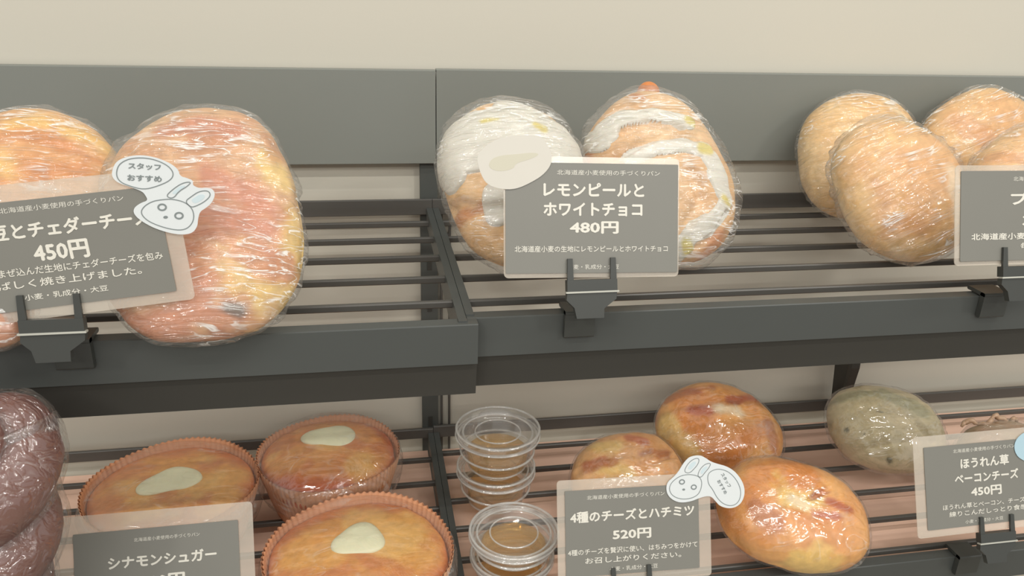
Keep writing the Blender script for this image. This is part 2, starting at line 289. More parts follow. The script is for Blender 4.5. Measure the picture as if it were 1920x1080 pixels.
D={'A': {'loc': [-0.2148, -0.1896, 1.3538], 'rot': [0.9076, 0.0, 0.0], 'rad': [0.0579, 0.058, 0.0588, 0.0602, 0.0616, 0.0625, 0.063, 0.0631, 0.0632, 0.0633, 0.0636, 0.064, 0.0648, 0.0657, 0.0664, 0.0662, 0.0648, 0.0628, 0.0606, 0.0585, 0.0573, 0.0572, 0.0577, 0.0583, 0.059, 0.0606, 0.0627, 0.0641, 0.0644, 0.0644, 0.0649, 0.0654, 0.0658, 0.0664, 0.0662, 0.0648, 0.0627, 0.0608, 0.0592, 0.0583], 'T': (0.03, 0.014), 'st': {'cheese': [[[[-0.0087, 0.0454], [0.007, 0.0481]], 0.01], [[[0.0266, 0.0434], [0.0468, 0.0317]], 0.007], [[[-0.0091, 0.0132], [0.0007, 0.0075]], 0.01]], 'brown': [[[[-0.0141, 0.035], [0.0047, 0.0365], [0.0244, 0.028], [0.0442, 0.0202]], 0.006], [[[0.0068, 0.0093], [0.0382, 0.0127]], 0.012]]}}, 'C': {'loc': [-0.2199, -0.2876, 1.3277], 'rot': [1.0472, 0.0, 0.0], 'rad': [0.0323, 0.0319, 0.0319, 0.0319, 0.0317, 0.0314, 0.0306, 0.0295, 0.0289, 0.0289, 0.0296, 0.0304, 0.0311, 0.0318, 0.0332, 0.0352, 0.0367, 0.0369, 0.0363, 0.0357, 0.035, 0.0335, 0.0317, 0.0303, 0.0297, 0.0297, 0.0298, 0.0294, 0.0287, 0.0284, 0.0286, 0.0297, 0.0315, 0.0335, 0.0354, 0.0368, 0.0374, 0.0367, 0.0351, 0.0333], 'T': (0.016, 0.01), 'st': {}}, 'B': {'loc': [-0.098, -0.2487, 1.3548], 'rot': [0.9076, 0.0, 0.0], 'rad': [0.0608, 0.0598, 0.0597, 0.0607, 0.0631, 0.0664, 0.0702, 0.0736, 0.0759, 0.0771, 0.0777, 0.0779, 0.0774, 0.0759, 0.0735, 0.0703, 0.0669, 0.0638, 0.0613, 0.0596, 0.0588, 0.0592, 0.0609, 0.0638, 0.0677, 0.0716, 0.0744, 0.0755, 0.0752, 0.0744, 0.0738, 0.0734, 0.0735, 0.0741, 0.0742, 0.0731, 0.0707, 0.0679, 0.0651, 0.0627], 'T': (0.025, 0.014), 'st': {'red': [[[[0.0089, 0.0179], [0.0306, 0.0088], [0.0462, -0.002]], 0.011], [[[0.0001, -0.0011], [0.0154, -0.0082], [0.04, -0.0122]], 0.012], [[[-0.0022, -0.0279], [0.01, -0.0415]], 0.013], [[[-0.0358, -0.0621], [-0.0099, -0.0664], [0.0162, -0.0644]], 0.017], [[[-0.0105, -0.0473], [0.0043, -0.0543]], 0.014], [[[-0.0227, 0.052], [0.0019, 0.0574], [0.0209, 0.0519]], 0.008], [[[0.0278, -0.0289], [0.0492, -0.0362]], 0.01], [[[-0.0025, -0.0146], [0.0216, -0.0186]], 0.006]], 'yellow': [[[[0.0541, -0.0022], [0.0586, -0.023], [0.0537, -0.0431]], 0.012], [[[0.034, -0.0555], [0.0098, -0.0349]], 0.01], [[[0.0217, -0.0253], [0.04, -0.0492]], 0.011], [[[0.04, 0.0336], [0.0495, 0.0191]], 0.01]], 'brown': [[[[-0.0009, 0.0447], [0.0116, 0.0428]], 0.008], [[[0.0416, 0.0518], [0.0464, 0.0408]], 0.007]], 'olive': [[[[0.0177, -0.0606], [0.0227, -0.0615]], 0.0055]]}}, 'D': {'loc': [0.1077, -0.1911, 1.3601], 'rot': [1.0123, 0.0, 0.0], 'rad': [0.0516, 0.0523, 0.0535, 0.0549, 0.056, 0.057, 0.058, 0.0588, 0.0596, 0.0604, 0.0611, 0.0615, 0.0618, 0.062, 0.0622, 0.0622, 0.0613, 0.0592, 0.0565, 0.0538, 0.0513, 0.0497, 0.0494, 0.0503, 0.0522, 0.0549, 0.0575, 0.0595, 0.061, 0.0621, 0.0631, 0.0641, 0.0644, 0.0639, 0.0623, 0.0599, 0.0572, 0.0547, 0.0528, 0.0517], 'T': (0.03, 0.014), 'st': {'icing': [[[[-0.0489, 0.0037], [-0.0497, 0.0173], [-0.0453, 0.0298], [-0.0306, 0.0416], [-0.0092, 0.0481], [0.0137, 0.0441], [0.0316, 0.0328], [0.0428, 0.0166]], 0.011], [[[-0.0294, 0.0309], [-0.0025, 0.0349], [0.0275, 0.0207]], 0.015], [[[-0.0321, 0.0172], [-0.004, 0.013], [0.0307, 0.0127]], 0.014], [[[-0.0191, -0.0141], [-0.0182, -0.0295]], 0.009], [[[0.0143, 0.001], [0.033, -0.0071]], 0.012]], 'lemon': [[[[-0.0232, 0.0401], [-0.0128, 0.0409]], 0.003], [[[0.0131, 0.0368], [0.0187, 0.0336]], 0.0035]], 'brown': [[[[-0.0402, -0.0252], [-0.027, -0.0216]], 0.006], [[[0.0082, 0.0481], [0.0252, 0.0409]], 0.005]], 'groove': [[[[-0.0435, -0.0175], [-0.0291, -0.0247], [-0.0104, -0.0239]], 0.006]]}}, 'E': {'loc': [0.2237, -0.1744, 1.3571], 'rot': [1.0472, 0.0, 0.0], 'rad': [0.0615, 0.06, 0.0586, 0.0575, 0.0578, 0.0598, 0.0632, 0.0667, 0.0692, 0.0713, 0.0733, 0.0737, 0.0718, 0.0693, 0.0677, 0.0665, 0.0648, 0.0623, 0.0598, 0.0581, 0.0575, 0.0583, 0.0602, 0.063, 0.066, 0.0684, 0.0693, 0.0687, 0.0674, 0.0661, 0.0655, 0.0661, 0.0674, 0.0687, 0.0695, 0.0694, 0.0684, 0.0668, 0.0648, 0.063], 'T': (0.03, 0.014), 'st': {'icing': [[[[-0.0486, 0.0256], [-0.0448, 0.0372], [-0.0317, 0.0439], [-0.0086, 0.0447], [0.0185, 0.0393]], 0.0065], [[[-0.0515, 0.0306], [-0.043, 0.033]], 0.008], [[[-0.0283, 0.0123], [-0.0089, 0.0192], [0.0125, 0.0216], [0.0314, 0.0181]], 0.0065], [[[0.035, 0.0118], [0.0429, -0.0029], [0.0454, -0.0196]], 0.0085], [[[0.0424, -0.0237], [0.032, -0.037], [0.0164, -0.044], [0.0046, -0.0574]], 0.0075], [[[0.038, -0.0008], [0.0409, -0.0133]], 0.009]], 'lemon': [[[[0.0187, 0.0405], [0.0248, 0.0372]], 0.004], [[[0.0264, 0.0194], [0.0335, 0.0181]], 0.0045], [[[0.0413, -0.0183], [0.0452, -0.0217]], 0.005], [[[0.0094, -0.0515], [0.0111, -0.0556]], 0.004]], 'brown': [[[[-0.0173, 0.065], [-0.0133, 0.0625]], 0.006], [[[-0.056, 0.0351], [-0.0608, 0.0167]], 0.006], [[[0.0395, -0.0462], [0.0274, -0.0601]], 0.008]], 'groove': [[[[-0.0327, 0.033], [-0.0134, 0.038], [0.0117, 0.0346]], 0.0035], [[[-0.0407, 0.0124], [-0.0059, 0.028], [0.0237, 0.0266]], 0.0035], [[[0.0166, -0.0005], [0.023, -0.0213], [0.0129, -0.0374]], 0.005], [[[0.0196, -0.0538], [0.0331, -0.046], [0.0443, -0.0299]], 0.003]]}}, 'G': {'loc': [0.4649, -0.0654, 1.3533], 'rot': [1.0123, 0.0, 0.0], 'rad': [0.0604, 0.0623, 0.0642, 0.066, 0.0671, 0.0674, 0.0666, 0.0651, 0.0635, 0.0619, 0.0605, 0.0597, 0.0594, 0.0594, 0.0596, 0.0599, 0.0599, 0.0596, 0.0594, 0.0594, 0.0597, 0.0607, 0.0621, 0.0636, 0.0651, 0.066, 0.066, 0.0656, 0.0648, 0.0639, 0.0632, 0.0622, 0.0608, 0.0596, 0.0588, 0.0577, 0.0565, 0.0561, 0.0568, 0.0585], 'T': (0.032, 0.02), 'st': {'pale': [[[[-0.0658, 0.0098], [-0.0717, -0.0158], [-0.0662, -0.0461]], 0.008], [[[0.0218, 0.0466], [0.0428, 0.0227]], 0.006]], 'brown': [[[[-0.0497, -0.0589], [-0.0294, -0.0643]], 0.009]]}}, 'H': {'loc': [0.4329, -0.1759, 1.3497], 'rot': [0.9076, 0.0, 0.0], 'rad': [0.0532, 0.0538, 0.055, 0.0563, 0.0569, 0.0571, 0.0576, 0.0584, 0.0594, 0.0603, 0.0609, 0.0614, 0.0618, 0.0619, 0.0615, 0.0607, 0.0599, 0.0587, 0.0571, 0.0553, 0.054, 0.0536, 0.054, 0.0549, 0.0561, 0.0571, 0.058, 0.0586, 0.059, 0.0595, 0.0603, 0.061, 0.0619, 0.0627, 0.063, 0.0622, 0.0601, 0.0573, 0.055, 0.0536], 'T': (0.03, 0.022), 'st': {'pale': [[[[-0.0609, -0.0284], [-0.0444, -0.0552], [-0.0146, -0.0639]], 0.008], [[[0.0311, 0.002], [0.0273, -0.0438]], 0.008]], 'brown': [[[[-0.0374, -0.0063], [-0.0314, -0.02]], 0.012], [[[-0.0311, -0.0379], [-0.0092, -0.0429]], 0.01]]}}, 'I': {'loc': [0.5979, -0.0645, 1.364], 'rot': [1.0472, 0.0, 0.0], 'rad': [0.0649, 0.064, 0.0632, 0.0621, 0.0607, 0.0593, 0.058, 0.0569, 0.056, 0.0553, 0.0547, 0.0539, 0.0532, 0.0531, 0.0538, 0.0555, 0.0577, 0.06, 0.0621, 0.0638, 0.065, 0.0658, 0.0662, 0.0659, 0.0645, 0.0616, 0.0582, 0.055, 0.0525, 0.0505, 0.0495, 0.0497, 0.0509, 0.0527, 0.0553, 0.0588, 0.062, 0.0639, 0.065, 0.0654], 'T': (0.032, 0.02), 'st': {'brown': [[[[-0.0405, 0.0144], [-0.026, -0.0015]], 0.012], [[[-0.0663, -0.0221], [-0.0531, -0.0274]], 0.008]]}}, 'J': {'loc': [0.5458, -0.1791, 1.352], 'rot': [0.9425, 0.0, 0.0], 'rad': [0.0473, 0.0503, 0.0534, 0.057, 0.0601, 0.0607, 0.059, 0.0567, 0.0542, 0.0511, 0.048, 0.0457, 0.0442, 0.0431, 0.0425, 0.0427, 0.0431, 0.0434, 0.0441, 0.0457, 0.0476, 0.0494, 0.0518, 0.0551, 0.0582, 0.0597, 0.0598, 0.0587, 0.056, 0.0519, 0.0483, 0.046, 0.0448, 0.0438, 0.0425, 0.041, 0.0403, 0.0405, 0.0418, 0.0442], 'T': (0.03, 0.02), 'st': {'brown': [[[[-0.0317, 0.0191], [-0.023, 0.0144]], 0.008]]}}, 'L': {'loc': [0.3415, -0.1004, 1.0843], 'rot': [0.5236, 0.0, 0.0], 'rad': [0.0618, 0.0593, 0.0571, 0.0553, 0.054, 0.0526, 0.0515, 0.051, 0.0509, 0.0513, 0.0522, 0.0533, 0.0539, 0.0546, 0.0557, 0.0575, 0.0597, 0.0619, 0.0634, 0.0639, 0.0637, 0.0629, 0.0614, 0.0589, 0.0561, 0.0534, 0.0508, 0.0487, 0.0475, 0.0475, 0.0483, 0.0495, 0.0512, 0.0538, 0.0571, 0.0607, 0.0638, 0.0658, 0.0658, 0.0641], 'T': (0.032, 0.014), 'st': {'red': [[[[-0.0352, 0.0088], [-0.0197, 0.0046]], 0.006], [[[0.0056, 0.0137], [0.0417, 0.0185]], 0.006], [[[-0.0282, 0.0328], [-0.0184, 0.0277]], 0.005]], 'brown': [[[[-0.0457, 0.0309], [-0.0055, 0.0325]], 0.007], [[[0.0422, -0.012], [0.0421, -0.0354]], 0.008]], 'yellow': [[[[-0.0577, 0.0074], [-0.0534, -0.0163], [-0.0416, -0.0315]], 0.012]], 'pale': [[[[-0.0051, 0.0065], [0.0095, -0.0006]], 0.007]]}}, 'M': {'loc': [0.2301, -0.1556, 1.0772], 'rot': [0.4887, 0.0, 0.0], 'rad': [0.0551, 0.0553, 0.0549, 0.0536, 0.0517, 0.0494, 0.0471, 0.0449, 0.0429, 0.0414, 0.0405, 0.0404, 0.0412, 0.0424, 0.0438, 0.0456, 0.0476, 0.0496, 0.0516, 0.0535, 0.0551, 0.0562, 0.0563, 0.0551, 0.0528, 0.0494, 0.0458, 0.0428, 0.0411, 0.0404, 0.0402, 0.0402, 0.0404, 0.0415, 0.0436, 0.0465, 0.0491, 0.0511, 0.0529, 0.0544], 'T': (0.03, 0.014), 'st': {'yellow': [[[[-0.0283, 0.0223], [-0.014, 0.0184]], 0.01], [[[-0.0287, -0.002], [-0.0104, -0.0089]], 0.01]], 'red': [[[[0.0031, 0.0254], [0.015, 0.0216]], 0.006], [[[-0.0421, 0.0044], [-0.0275, 0.0032]], 0.005]], 'brown': [[[[0.0083, 0.0056], [0.0347, 0.0089]], 0.005], [[[-0.0432, -0.0008], [-0.018, 0.0013]], 0.005]], 'groove': [[[[0.0024, -0.0073], [0.0279, 0.0029], [0.0448, 0.0081]], 0.004]]}}, 'N': {'loc': [0.344, -0.2408, 1.0842], 'rot': [0.5236, 0.0, 0.0], 'rad': [0.0605, 0.059, 0.0575, 0.0557, 0.0538, 0.0517, 0.0496, 0.048, 0.0474, 0.0478, 0.049, 0.0508, 0.0533, 0.0561, 0.0587, 0.0609, 0.0625, 0.0636, 0.064, 0.0638, 0.063, 0.0614, 0.0589, 0.056, 0.053, 0.0503, 0.0484, 0.0475, 0.0472, 0.0472, 0.0478, 0.0495, 0.0522, 0.0554, 0.0592, 0.0629, 0.0653, 0.0656, 0.0643, 0.0623], 'T': (0.034, 0.014), 'st': {'yellow': [[[[-0.0107, 0.0083], [0.0043, -0.0024]], 0.014], [[[0.0093, -0.0474], [-0.018, -0.0468]], 0.012]], 'red': [[[[0.0228, -0.004], [0.0395, -0.0102]], 0.005], [[[0.0053, -0.0117], [0.0227, -0.0156]], 0.005]], 'pale': [[[[-0.0064, 0.0009], [-0.0012, -0.0042]], 0.006]], 'brown': [[[[-0.0385, -0.0031], [-0.0282, -0.0131]], 0.01], [[[-0.0624, -0.0188], [-0.0565, -0.0281]], 0.009], [[[0.0116, 0.004], [0.0228, 0.0077]], 0.003]], 'groove': [[[[0.0084, 0.0019], [0.0252, 0.0075]], 0.003]]}}, 'P': {'loc': [0.515, -0.1205, 1.0832], 'rot': [0.5585, 0.0, 0.0], 'rad': [0.0594, 0.0579, 0.0565, 0.0552, 0.0536, 0.0515, 0.049, 0.0472, 0.0464, 0.0462, 0.0466, 0.048, 0.0504, 0.0531, 0.0552, 0.0567, 0.0578, 0.0586, 0.0594, 0.0602, 0.0606, 0.0602, 0.0585, 0.056, 0.0532, 0.0504, 0.0483, 0.047, 0.0461, 0.0457, 0.0462, 0.0476, 0.0498, 0.052, 0.0541, 0.0567, 0.0593, 0.0609, 0.0611, 0.0605], 'T': (0.032, 0.016), 'st': {'green': [[[[0.0007, 0.025], [0.0274, 0.0047]], 0.01], [[[-0.0446, 0.0312], [-0.011, 0.0258]], 0.007]], 'pale': [[[[-0.0367, -0.0055], [-0.0217, -0.024]], 0.018]], 'olive': [[[[-0.0223, -0.0381], [-0.0187, -0.0401]], 0.0018], [[[-0.0535, -0.0042], [-0.0526, -0.006]], 0.0016], [[[-0.0431, -0.0137], [-0.0417, -0.0144]], 0.0012], [[[-0.0202, 0.0052], [-0.0182, 0.0044]], 0.0014]], 'groove': [[[[-0.0106, 0.0135], [0.0116, -0.0031], [0.0263, -0.0277]], 0.004]]}}, 'Q': {'loc': [0.6126, -0.17, 1.075], 'rot': [0.4887, 0.0, 0.0], 'rad': [0.0508, 0.0533, 0.0526, 0.0497, 0.0467, 0.0438, 0.0408, 0.0382, 0.0365, 0.0355, 0.0348, 0.0345, 0.035, 0.0362, 0.0377, 0.0389, 0.0402, 0.0421, 0.0443, 0.0464, 0.0487, 0.0515, 0.0531, 0.0521, 0.0493, 0.046, 0.042, 0.038, 0.0349, 0.033, 0.0321, 0.032, 0.0328, 0.0345, 0.0372, 0.0399, 0.0417, 0.0428, 0.0444, 0.0471], 'T': (0.028, 0.016), 'st': {}}, 'card1': {'loc': [-0.1641, -0.3018, 1.3553], 'rot': [1.4312, 0.0, 0.0], 'W': 0.1128, 'H': 0.0591, 'ang': 0.0983, 'marg': [0.012, 0.009, 0.009, 0.006], 'ex': {'sticker': [[0.0323, 0.0437], [0.0349, 0.0486], [0.041, 0.0512], [0.0482, 0.0518], [0.0557, 0.0502], [0.0622, 0.0471], [0.0658, 0.0439], [0.0664, 0.0402], [0.0701, 0.0391], [0.0731, 0.0377], [0.0724, 0.0352], [0.0758, 0.0335], [0.0802, 0.0339], [0.0832, 0.0327], [0.0838, 0.0295], [0.0817, 0.0254], [0.0784, 0.0226], [0.0752, 0.0208], [0.0738, 0.0167], [0.0732, 0.0125], [0.0703, 0.0088], [0.0649, 0.008], [0.0585, 0.0091], [0.0505, 0.0121], [0.044, 0.0164], [0.0409, 0.0201], [0.0412, 0.0233], [0.0449, 0.026], [0.0489, 0.0273], [0.0479, 0.03], [0.0464, 0.0323], [0.0406, 0.0347], [0.0345, 0.037], [0.0319, 0.0402]], 'bubble': [[0.0386, 0.0486], [0.043, 0.0501], [0.0493, 0.0503], [0.0555, 0.0489], [0.0612, 0.0457], [0.0635, 0.0416], [0.0614, 0.038], [0.0543, 0.0349], [0.0473, 0.0332], [0.0407, 0.0351], [0.0358, 0.0374], [0.0341, 0.041], [0.0354, 0.0459]], 'head': [[0.0554, 0.0276], [0.0614, 0.028], [0.0682, 0.026], [0.0718, 0.0218], [0.0717, 0.0158], [0.0678, 0.0112], [0.0621, 0.0106], [0.054, 0.0129], [0.0474, 0.0163], [0.0444, 0.0205], [0.0464, 0.0241], [0.051, 0.0268]], 'ear1': [[0.0581, 0.0294], [0.0619, 0.033], [0.0673, 0.0366], [0.0722, 0.0372], [0.0698, 0.0347], [0.0652, 0.0321], [0.0619, 0.028]], 'ear2': [[0.0678, 0.0265], [0.0715, 0.0292], [0.0756, 0.0319], [0.0805, 0.0323], [0.0816, 0.0295], [0.0783, 0.0263], [0.0732, 0.0237], [0.0706, 0.0232]], 'eyes': [[0.0558, 0.0235], [0.0641, 0.0187], [0.0571, 0.018]], 'text': [[0.0489, 0.0456], [0.0483, 0.0393]]}}, 'card2': {'loc': [0.1437, -0.2753, 1.36], 'rot': [1.2566, 0.0, 0.0], 'W': 0.1138, 'H': 0.0696, 'ang': -0.0236, 'marg': [0.001, 0.004, 0.001, 0.003], 'ex': {'sticker': [[-0.0719, 0.0427], [-0.0656, 0.0481], [-0.0556, 0.0517], [-0.043, 0.0529], [-0.0336, 0.0523], [-0.0293, 0.0474], [-0.0263, 0.04], [-0.0271, 0.0338], [-0.0323, 0.0277], [-0.0406, 0.0229], [-0.0502, 0.019], [-0.0596, 0.0192], [-0.0676, 0.022], [-0.0711, 0.0269], [-0.0734, 0.0342], [-0.0739, 0.0391]], 'mark': [[-0.0653, 0.0378], [-0.059, 0.0402], [-0.0496, 0.0407], [-0.0383, 0.0419], [-0.0339, 0.0406], [-0.0403, 0.0376], [-0.0498, 0.0352], [-0.0511, 0.0316], [-0.0611, 0.0299], [-0.0672, 0.033]]}}, 'card3': {'loc': [0.4823, -0.2742, 1.3549], 'rot': [1.2566, 0.0, 0.0], 'W': 0.1422, 'H': 0.0633, 'ang': -0.005, 'marg': [0.004, 0.004, 0.001, 0.003], 'ex': {}}, 'card4': {'loc': [-0.1486, -0.274, 1.1001], 'rot': [1.1868, 0.0, 0.0], 'W': 0.1075, 'H': 0.0854, 'ang': 0.0063, 'marg': [0.012, 0.012, 0.01, 0.008], 'ex': {}}, 'card5': {'loc': [0.1932, -0.2729, 1.1114], 'rot': [1.1868, 0.0, 0.0], 'W': 0.1064, 'H': 0.0649, 'ang': -0.0249, 'marg': [0.006, 0.008, 0.01, 0.007], 'ex': {'sticker': [[0.0485, 0.0528], [0.0559, 0.0532], [0.0602, 0.051], [0.0649, 0.0474], [0.0707, 0.0452], [0.078, 0.0428], [0.0842, 0.0386], [0.0889, 0.0327], [0.0917, 0.0264], [0.0919, 0.0199], [0.0891, 0.0137], [0.084, 0.0104], [0.0775, 0.01], [0.0707, 0.0125], [0.0675, 0.0164], [0.0642, 0.0204], [0.0598, 0.0212], [0.0534, 0.0199], [0.0475, 0.0181], [0.0393, 0.0176], [0.0331, 0.0198], [0.0285, 0.0242], [0.0273, 0.0298], [0.0289, 0.0347], [0.0334, 0.0375], [0.0379, 0.0417], [0.0415, 0.0469], [0.0451, 0.0507]], 'bubble': [[0.0616, 0.038], [0.0661, 0.0409], [0.072, 0.0414], [0.0793, 0.0385], [0.085, 0.0325], [0.0886, 0.0248], [0.0883, 0.0179], [0.0851, 0.0131], [0.0796, 0.0117], [0.0733, 0.0141], [0.0686, 0.0191], [0.0654, 0.0258], [0.0617, 0.0307]], 'head': [[0.0387, 0.0384], [0.0465, 0.0392], [0.0542, 0.0372], [0.0569, 0.0329], [0.0557, 0.0266], [0.0526, 0.0222], [0.0457, 0.0201], [0.0379, 0.0207], [0.0318, 0.024], [0.0296, 0.0291], [0.0318, 0.034]], 'ear1': [[0.0422, 0.0414], [0.0459, 0.0475], [0.0509, 0.0508], [0.0553, 0.0509], [0.0546, 0.0468], [0.0505, 0.0426], [0.0465, 0.0397]], 'ear2': [[0.0532, 0.0373], [0.0554, 0.0422], [0.0599, 0.046], [0.0649, 0.0465], [0.0632, 0.043], [0.0592, 0.0391], [0.0561, 0.0357]], 'eyes': [[0.0404, 0.0337], [0.0499, 0.0289], [0.0416, 0.0277]], 'text': [[0.0751, 0.0328], [0.0742, 0.0232]]}}, 'card6': {'loc': [0.4965, -0.2724, 1.1249], 'rot': [1.1868, 0.0, 0.0], 'W': 0.1112, 'H': 0.0673, 'ang': 0.0115, 'marg': [0.009, 0.009, 0.004, 0.006], 'ex': {'sticker': [[0.04, 0.0404], [0.03, 0.0349], [0.027, 0.0262], [0.0321, 0.017], [0.0513, 0.0111], [0.0724, 0.0194], [0.0707, 0.0352], [0.0554, 0.0407]]}}, 'muffin1': {'loc': [-0.1666, -0.1429, 1.0468], 'r': 0.0698}, 'muffin2': {'loc': [-0.039, -0.1095, 1.0468], 'r': 0.0632}, 'muffin3': {'loc': [-0.0126, -0.2493, 1.0468], 'r': 0.0705}, 'cup1': {'loc': [0.111, -0.131, 1.0468], 'r': 0.0395, 'H': 0.0756}, 'cup2': {'loc': [0.1082, -0.232, 1.0468], 'r': 0.0372, 'H': 0.0416}}

# ------------------------------------------------------------ bread
def body(rad,T,nf,nt,lump,seed,off=0.,rimext=0.,ridge=0.,groove=None,ridgedir=0.,boxy=.8,uneven=.0):
    N_=len(rad); rad=np.array(rad)
    ph=np.arange(nf)*2*PI/nf; r=np.interp(ph,np.arange(N_+1)*2*PI/N_,np.append(rad,rad[0]))
    for _ in range(2): r=(np.roll(r,1)+r+np.roll(r,-1))/3
    th=np.linspace(0,PI,nt+1)[1:-1]
    s=np.sin(th)**boxy; c=np.cos(th); zz=np.where(c>0,np.abs(c)**.9*T[0],-np.abs(c)**.7*T[1])
    X=np.outer(s,r*np.cos(ph)).ravel(); Y=np.outer(s,r*np.sin(ph)).ravel(); Z=np.repeat(zz,nf)
    P=np.stack([X,Y,Z],1); P=np.vstack([[0,0,T[0]],P,[0,0,-T[1]]])
    R0=rad.mean(); Tz=np.where(P[:,2]>0,T[0],T[1])
    n=P/np.stack([np.full(len(P),R0)]*2+[Tz],1)**2; n/=np.linalg.norm(n,axis=1)[:,None]+1e-9
    d=(fbm(P,28,seed,3)-.5)*2*lump+(fbm(P,90,seed+7,2)-.5)*lump*.5+uneven*(fbm(P,14,seed+3,1)-.5)
    if groove:
        g=strokemask(P[:,:2],groove,np.zeros(len(P)),.8)*(P[:,2]>0); d=d-.0055*g
    side=np.exp(-(P[:,2]/(.35*T[0]))**2)
    if ridge:
        ca,sa=math.cos(ridgedir),math.sin(ridgedir)
        Q=np.stack([(P[:,0]*ca+P[:,1]*sa)*22,(-P[:,0]*sa+P[:,1]*ca)*150,P[:,2]*60],1)
        rd=1-np.abs(2*vnoise(Q,seed+31)-1); d=d+ridge*rd**2
    if rimext:
        q=fbm(P,45,seed+50,3); d=d+rimext*.6*side*np.clip((q-.45)*5,0,1.3)*(.4+.6*vnoise(P*np.array([60,220,60]),seed+9))
    d=d+off
    P=P+n*d[:,None]
    f=[]
    m=nt-1
    for k in range(nf): f.append((0,1+k,1+(k+1)%nf))
    for i in range(m-1):
        a=1+i*nf
        for k in range(nf): k2=(k+1)%nf; f.append((a+k,a+nf+k,a+nf+k2,a+k2))
    l=1+(m-1)*nf; e=len(P)-1
    for k in range(nf): f.append((l+k,e,l+(k+1)%nf))
    return P,f,n
C=lambda *a: np.array(s2l(*a)[:3])
def mixc(A,B,m): return A*(1-m[:,None])+B*m[:,None]
def bread(key,name,label,cat,pal,paint,group=None,film='film',lump=.0022,seed=1,icing=None,boxy=.8,ridge=.0012,rimext=.004,mat='crust',filmoff=.0016,rdir=0.,nf=150,nt=64,knot=None):
    d=D[key]; t=tag(empty(name,d['loc'],d['rot']),label,cat,group)
    st=d['st']
    P,f,n=body(d['rad'],d['T'],nf,nt,lump,seed,groove=st.get('groove'),boxy=boxy,uneven=lump*2)
    base,crown,rim=[C(*c) for c in pal]
    m=fbm(P,26,seed+11,4); h=np.clip(P[:,2]/d['T'][0],-1,1)
    cl=mixc(np.tile(base,(len(P),1)),crown,sst(.42,.68,m*.75+h*.25))
    cl=mixc(cl,rim,1-sst(-.25,.28,h+(m-.5)*.8))
    wv=(fbm(P,70,seed+5,3)-.5)*2
    for k,c,al in paint:
        if k in st: cl=mixc(cl,C(*c),al*strokemask(P[:,:2],st[k],wv*1.1,.7)*(P[:,2]>-.004))
    mesh_obj('bread_body',P,f,M[mat],t,True,cl)
    if icing:
        nm,c,th=icing
        P2,f2,n2=body(d['rad'],d['T'],260,130,lump,seed,groove=st.get('groove'),boxy=boxy,uneven=lump*2)
        wv=(fbm(P2,60,seed+5,2)-.5)*2
        mk=strokemask(P2[:,:2],st['icing'],wv*.55,.45)*(P2[:,2]>-.006)
        P3=P2+n2*((sst(0,.8,mk)*th-.0009)[:,None])
        keep=[q for q in f2 if all(mk[i]>.02 for i in q)]
        idx=sorted({i for q in keep for i in q}); mp={a:b for b,a in enumerate(idx)}
        cc=np.tile(C(*c),(len(P2),1))
        if 'lemon' in st: cc=mixc(cc,C(214,196,96),.85*strokemask(P2[:,:2],st['lemon'],wv,.6))
        mesh_obj(nm,P3[idx],[tuple(mp[i] for i in q) for q in keep],M['icing'],t,True,cc[idx])
    if film:
        Pf,ff,nn=body(d['rad'],d['T'],200,90,lump,seed,off=filmoff+(.0018 if icing else 0),rimext=rimext,ridge=ridge,groove=None,ridgedir=rdir,boxy=boxy,uneven=lump*2)
        mesh_obj('plastic_wrap',Pf,ff,M[film],t,True)
    return t
red=('red',(186,92,66),.75); yel=('yellow',(222,186,112),.85); brn=('brown',(176,104,58),.8); olv=('olive',(88,80,66),.9); pale=('pale',(232,214,180),.8)
bread('A','round_bread','golden cheese-topped round bread behind the left price card, beside the sausage bread','bread',((226,176,118),(214,150,84),(226,186,138)),[('cheese',(236,190,110),.9),('brown',(204,128,60),.7)],seed=3,rdir=.3)
bread('C','round_bread','pinkish brown wrapped bread low behind the left clip, mostly hidden by the price card','bread',((206,150,118),(196,130,96),(206,160,120)),[],seed=5)
bread('B','sausage_bread','large tan bread with reddish streaks in crinkled film, at the left of the empty slats','bread',((216,178,134),(206,152,110),(220,188,132)),[('yellow',(226,192,116),.9),('red',(194,118,90),.72),('brown',(190,126,84),.6),('olive',(96,86,78),.9)],seed=8,ridge=.0018,rimext=.005,lump=.003,rdir=-.25,film='film')
bread('D','iced_bread','white-iced bread with brown crust showing, left of the middle price card','bread',((226,186,134),(216,164,104),(222,186,142)),[('brown',(186,116,62),.8)],seed=13,icing=('icing',(214,210,198),.0028),rimext=.006,film='film',lump=.0026)
tE=bread('E','iced_bread','swirled bread with white icing bands and a small brown knob on top','bread',((226,188,142),(214,170,120),(222,184,140)),[('brown',(190,120,70),.8)],seed=21,icing=('icing',(216,212,200),.0026),rimext=.005,lump=.0022)
bread('G','plain_bread','pale plain oval bread leaning behind another, near the grey header panel','bread',((230,196,140),(226,182,118),(228,200,156)),[('pale',(236,216,178),.7),('brown',(206,156,112),.6)],seed=33,lump=.0012,rimext=.003)
bread('H','plain_bread','pale plain oval bread in front, with crinkled film, left of the right-hand price card','bread',((228,188,128),(220,168,110),(232,206,164)),[('pale',(236,216,184),.7),('brown',(204,146,92),.6)],seed=37,lump=.0012,ridge=.0030,rimext=.003,film='film_diag',rdir=.35)
bread('I','plain_bread','tan plain bread at the upper right, leaning on the header panel','bread',((228,186,128),(222,170,108),(228,196,150)),[('brown',(212,150,96),.6)],seed=41,lump=.0018,ridge=.002,film='film_diag',rdir=-.4)
bread('J','plain_bread','tan plain bread cut by the right picture edge, above the right-hand price card','bread',((228,184,126),(224,172,112),(228,196,150)),[('brown',(212,150,96),.6)],seed=44,lump=.0018,ridge=.002)
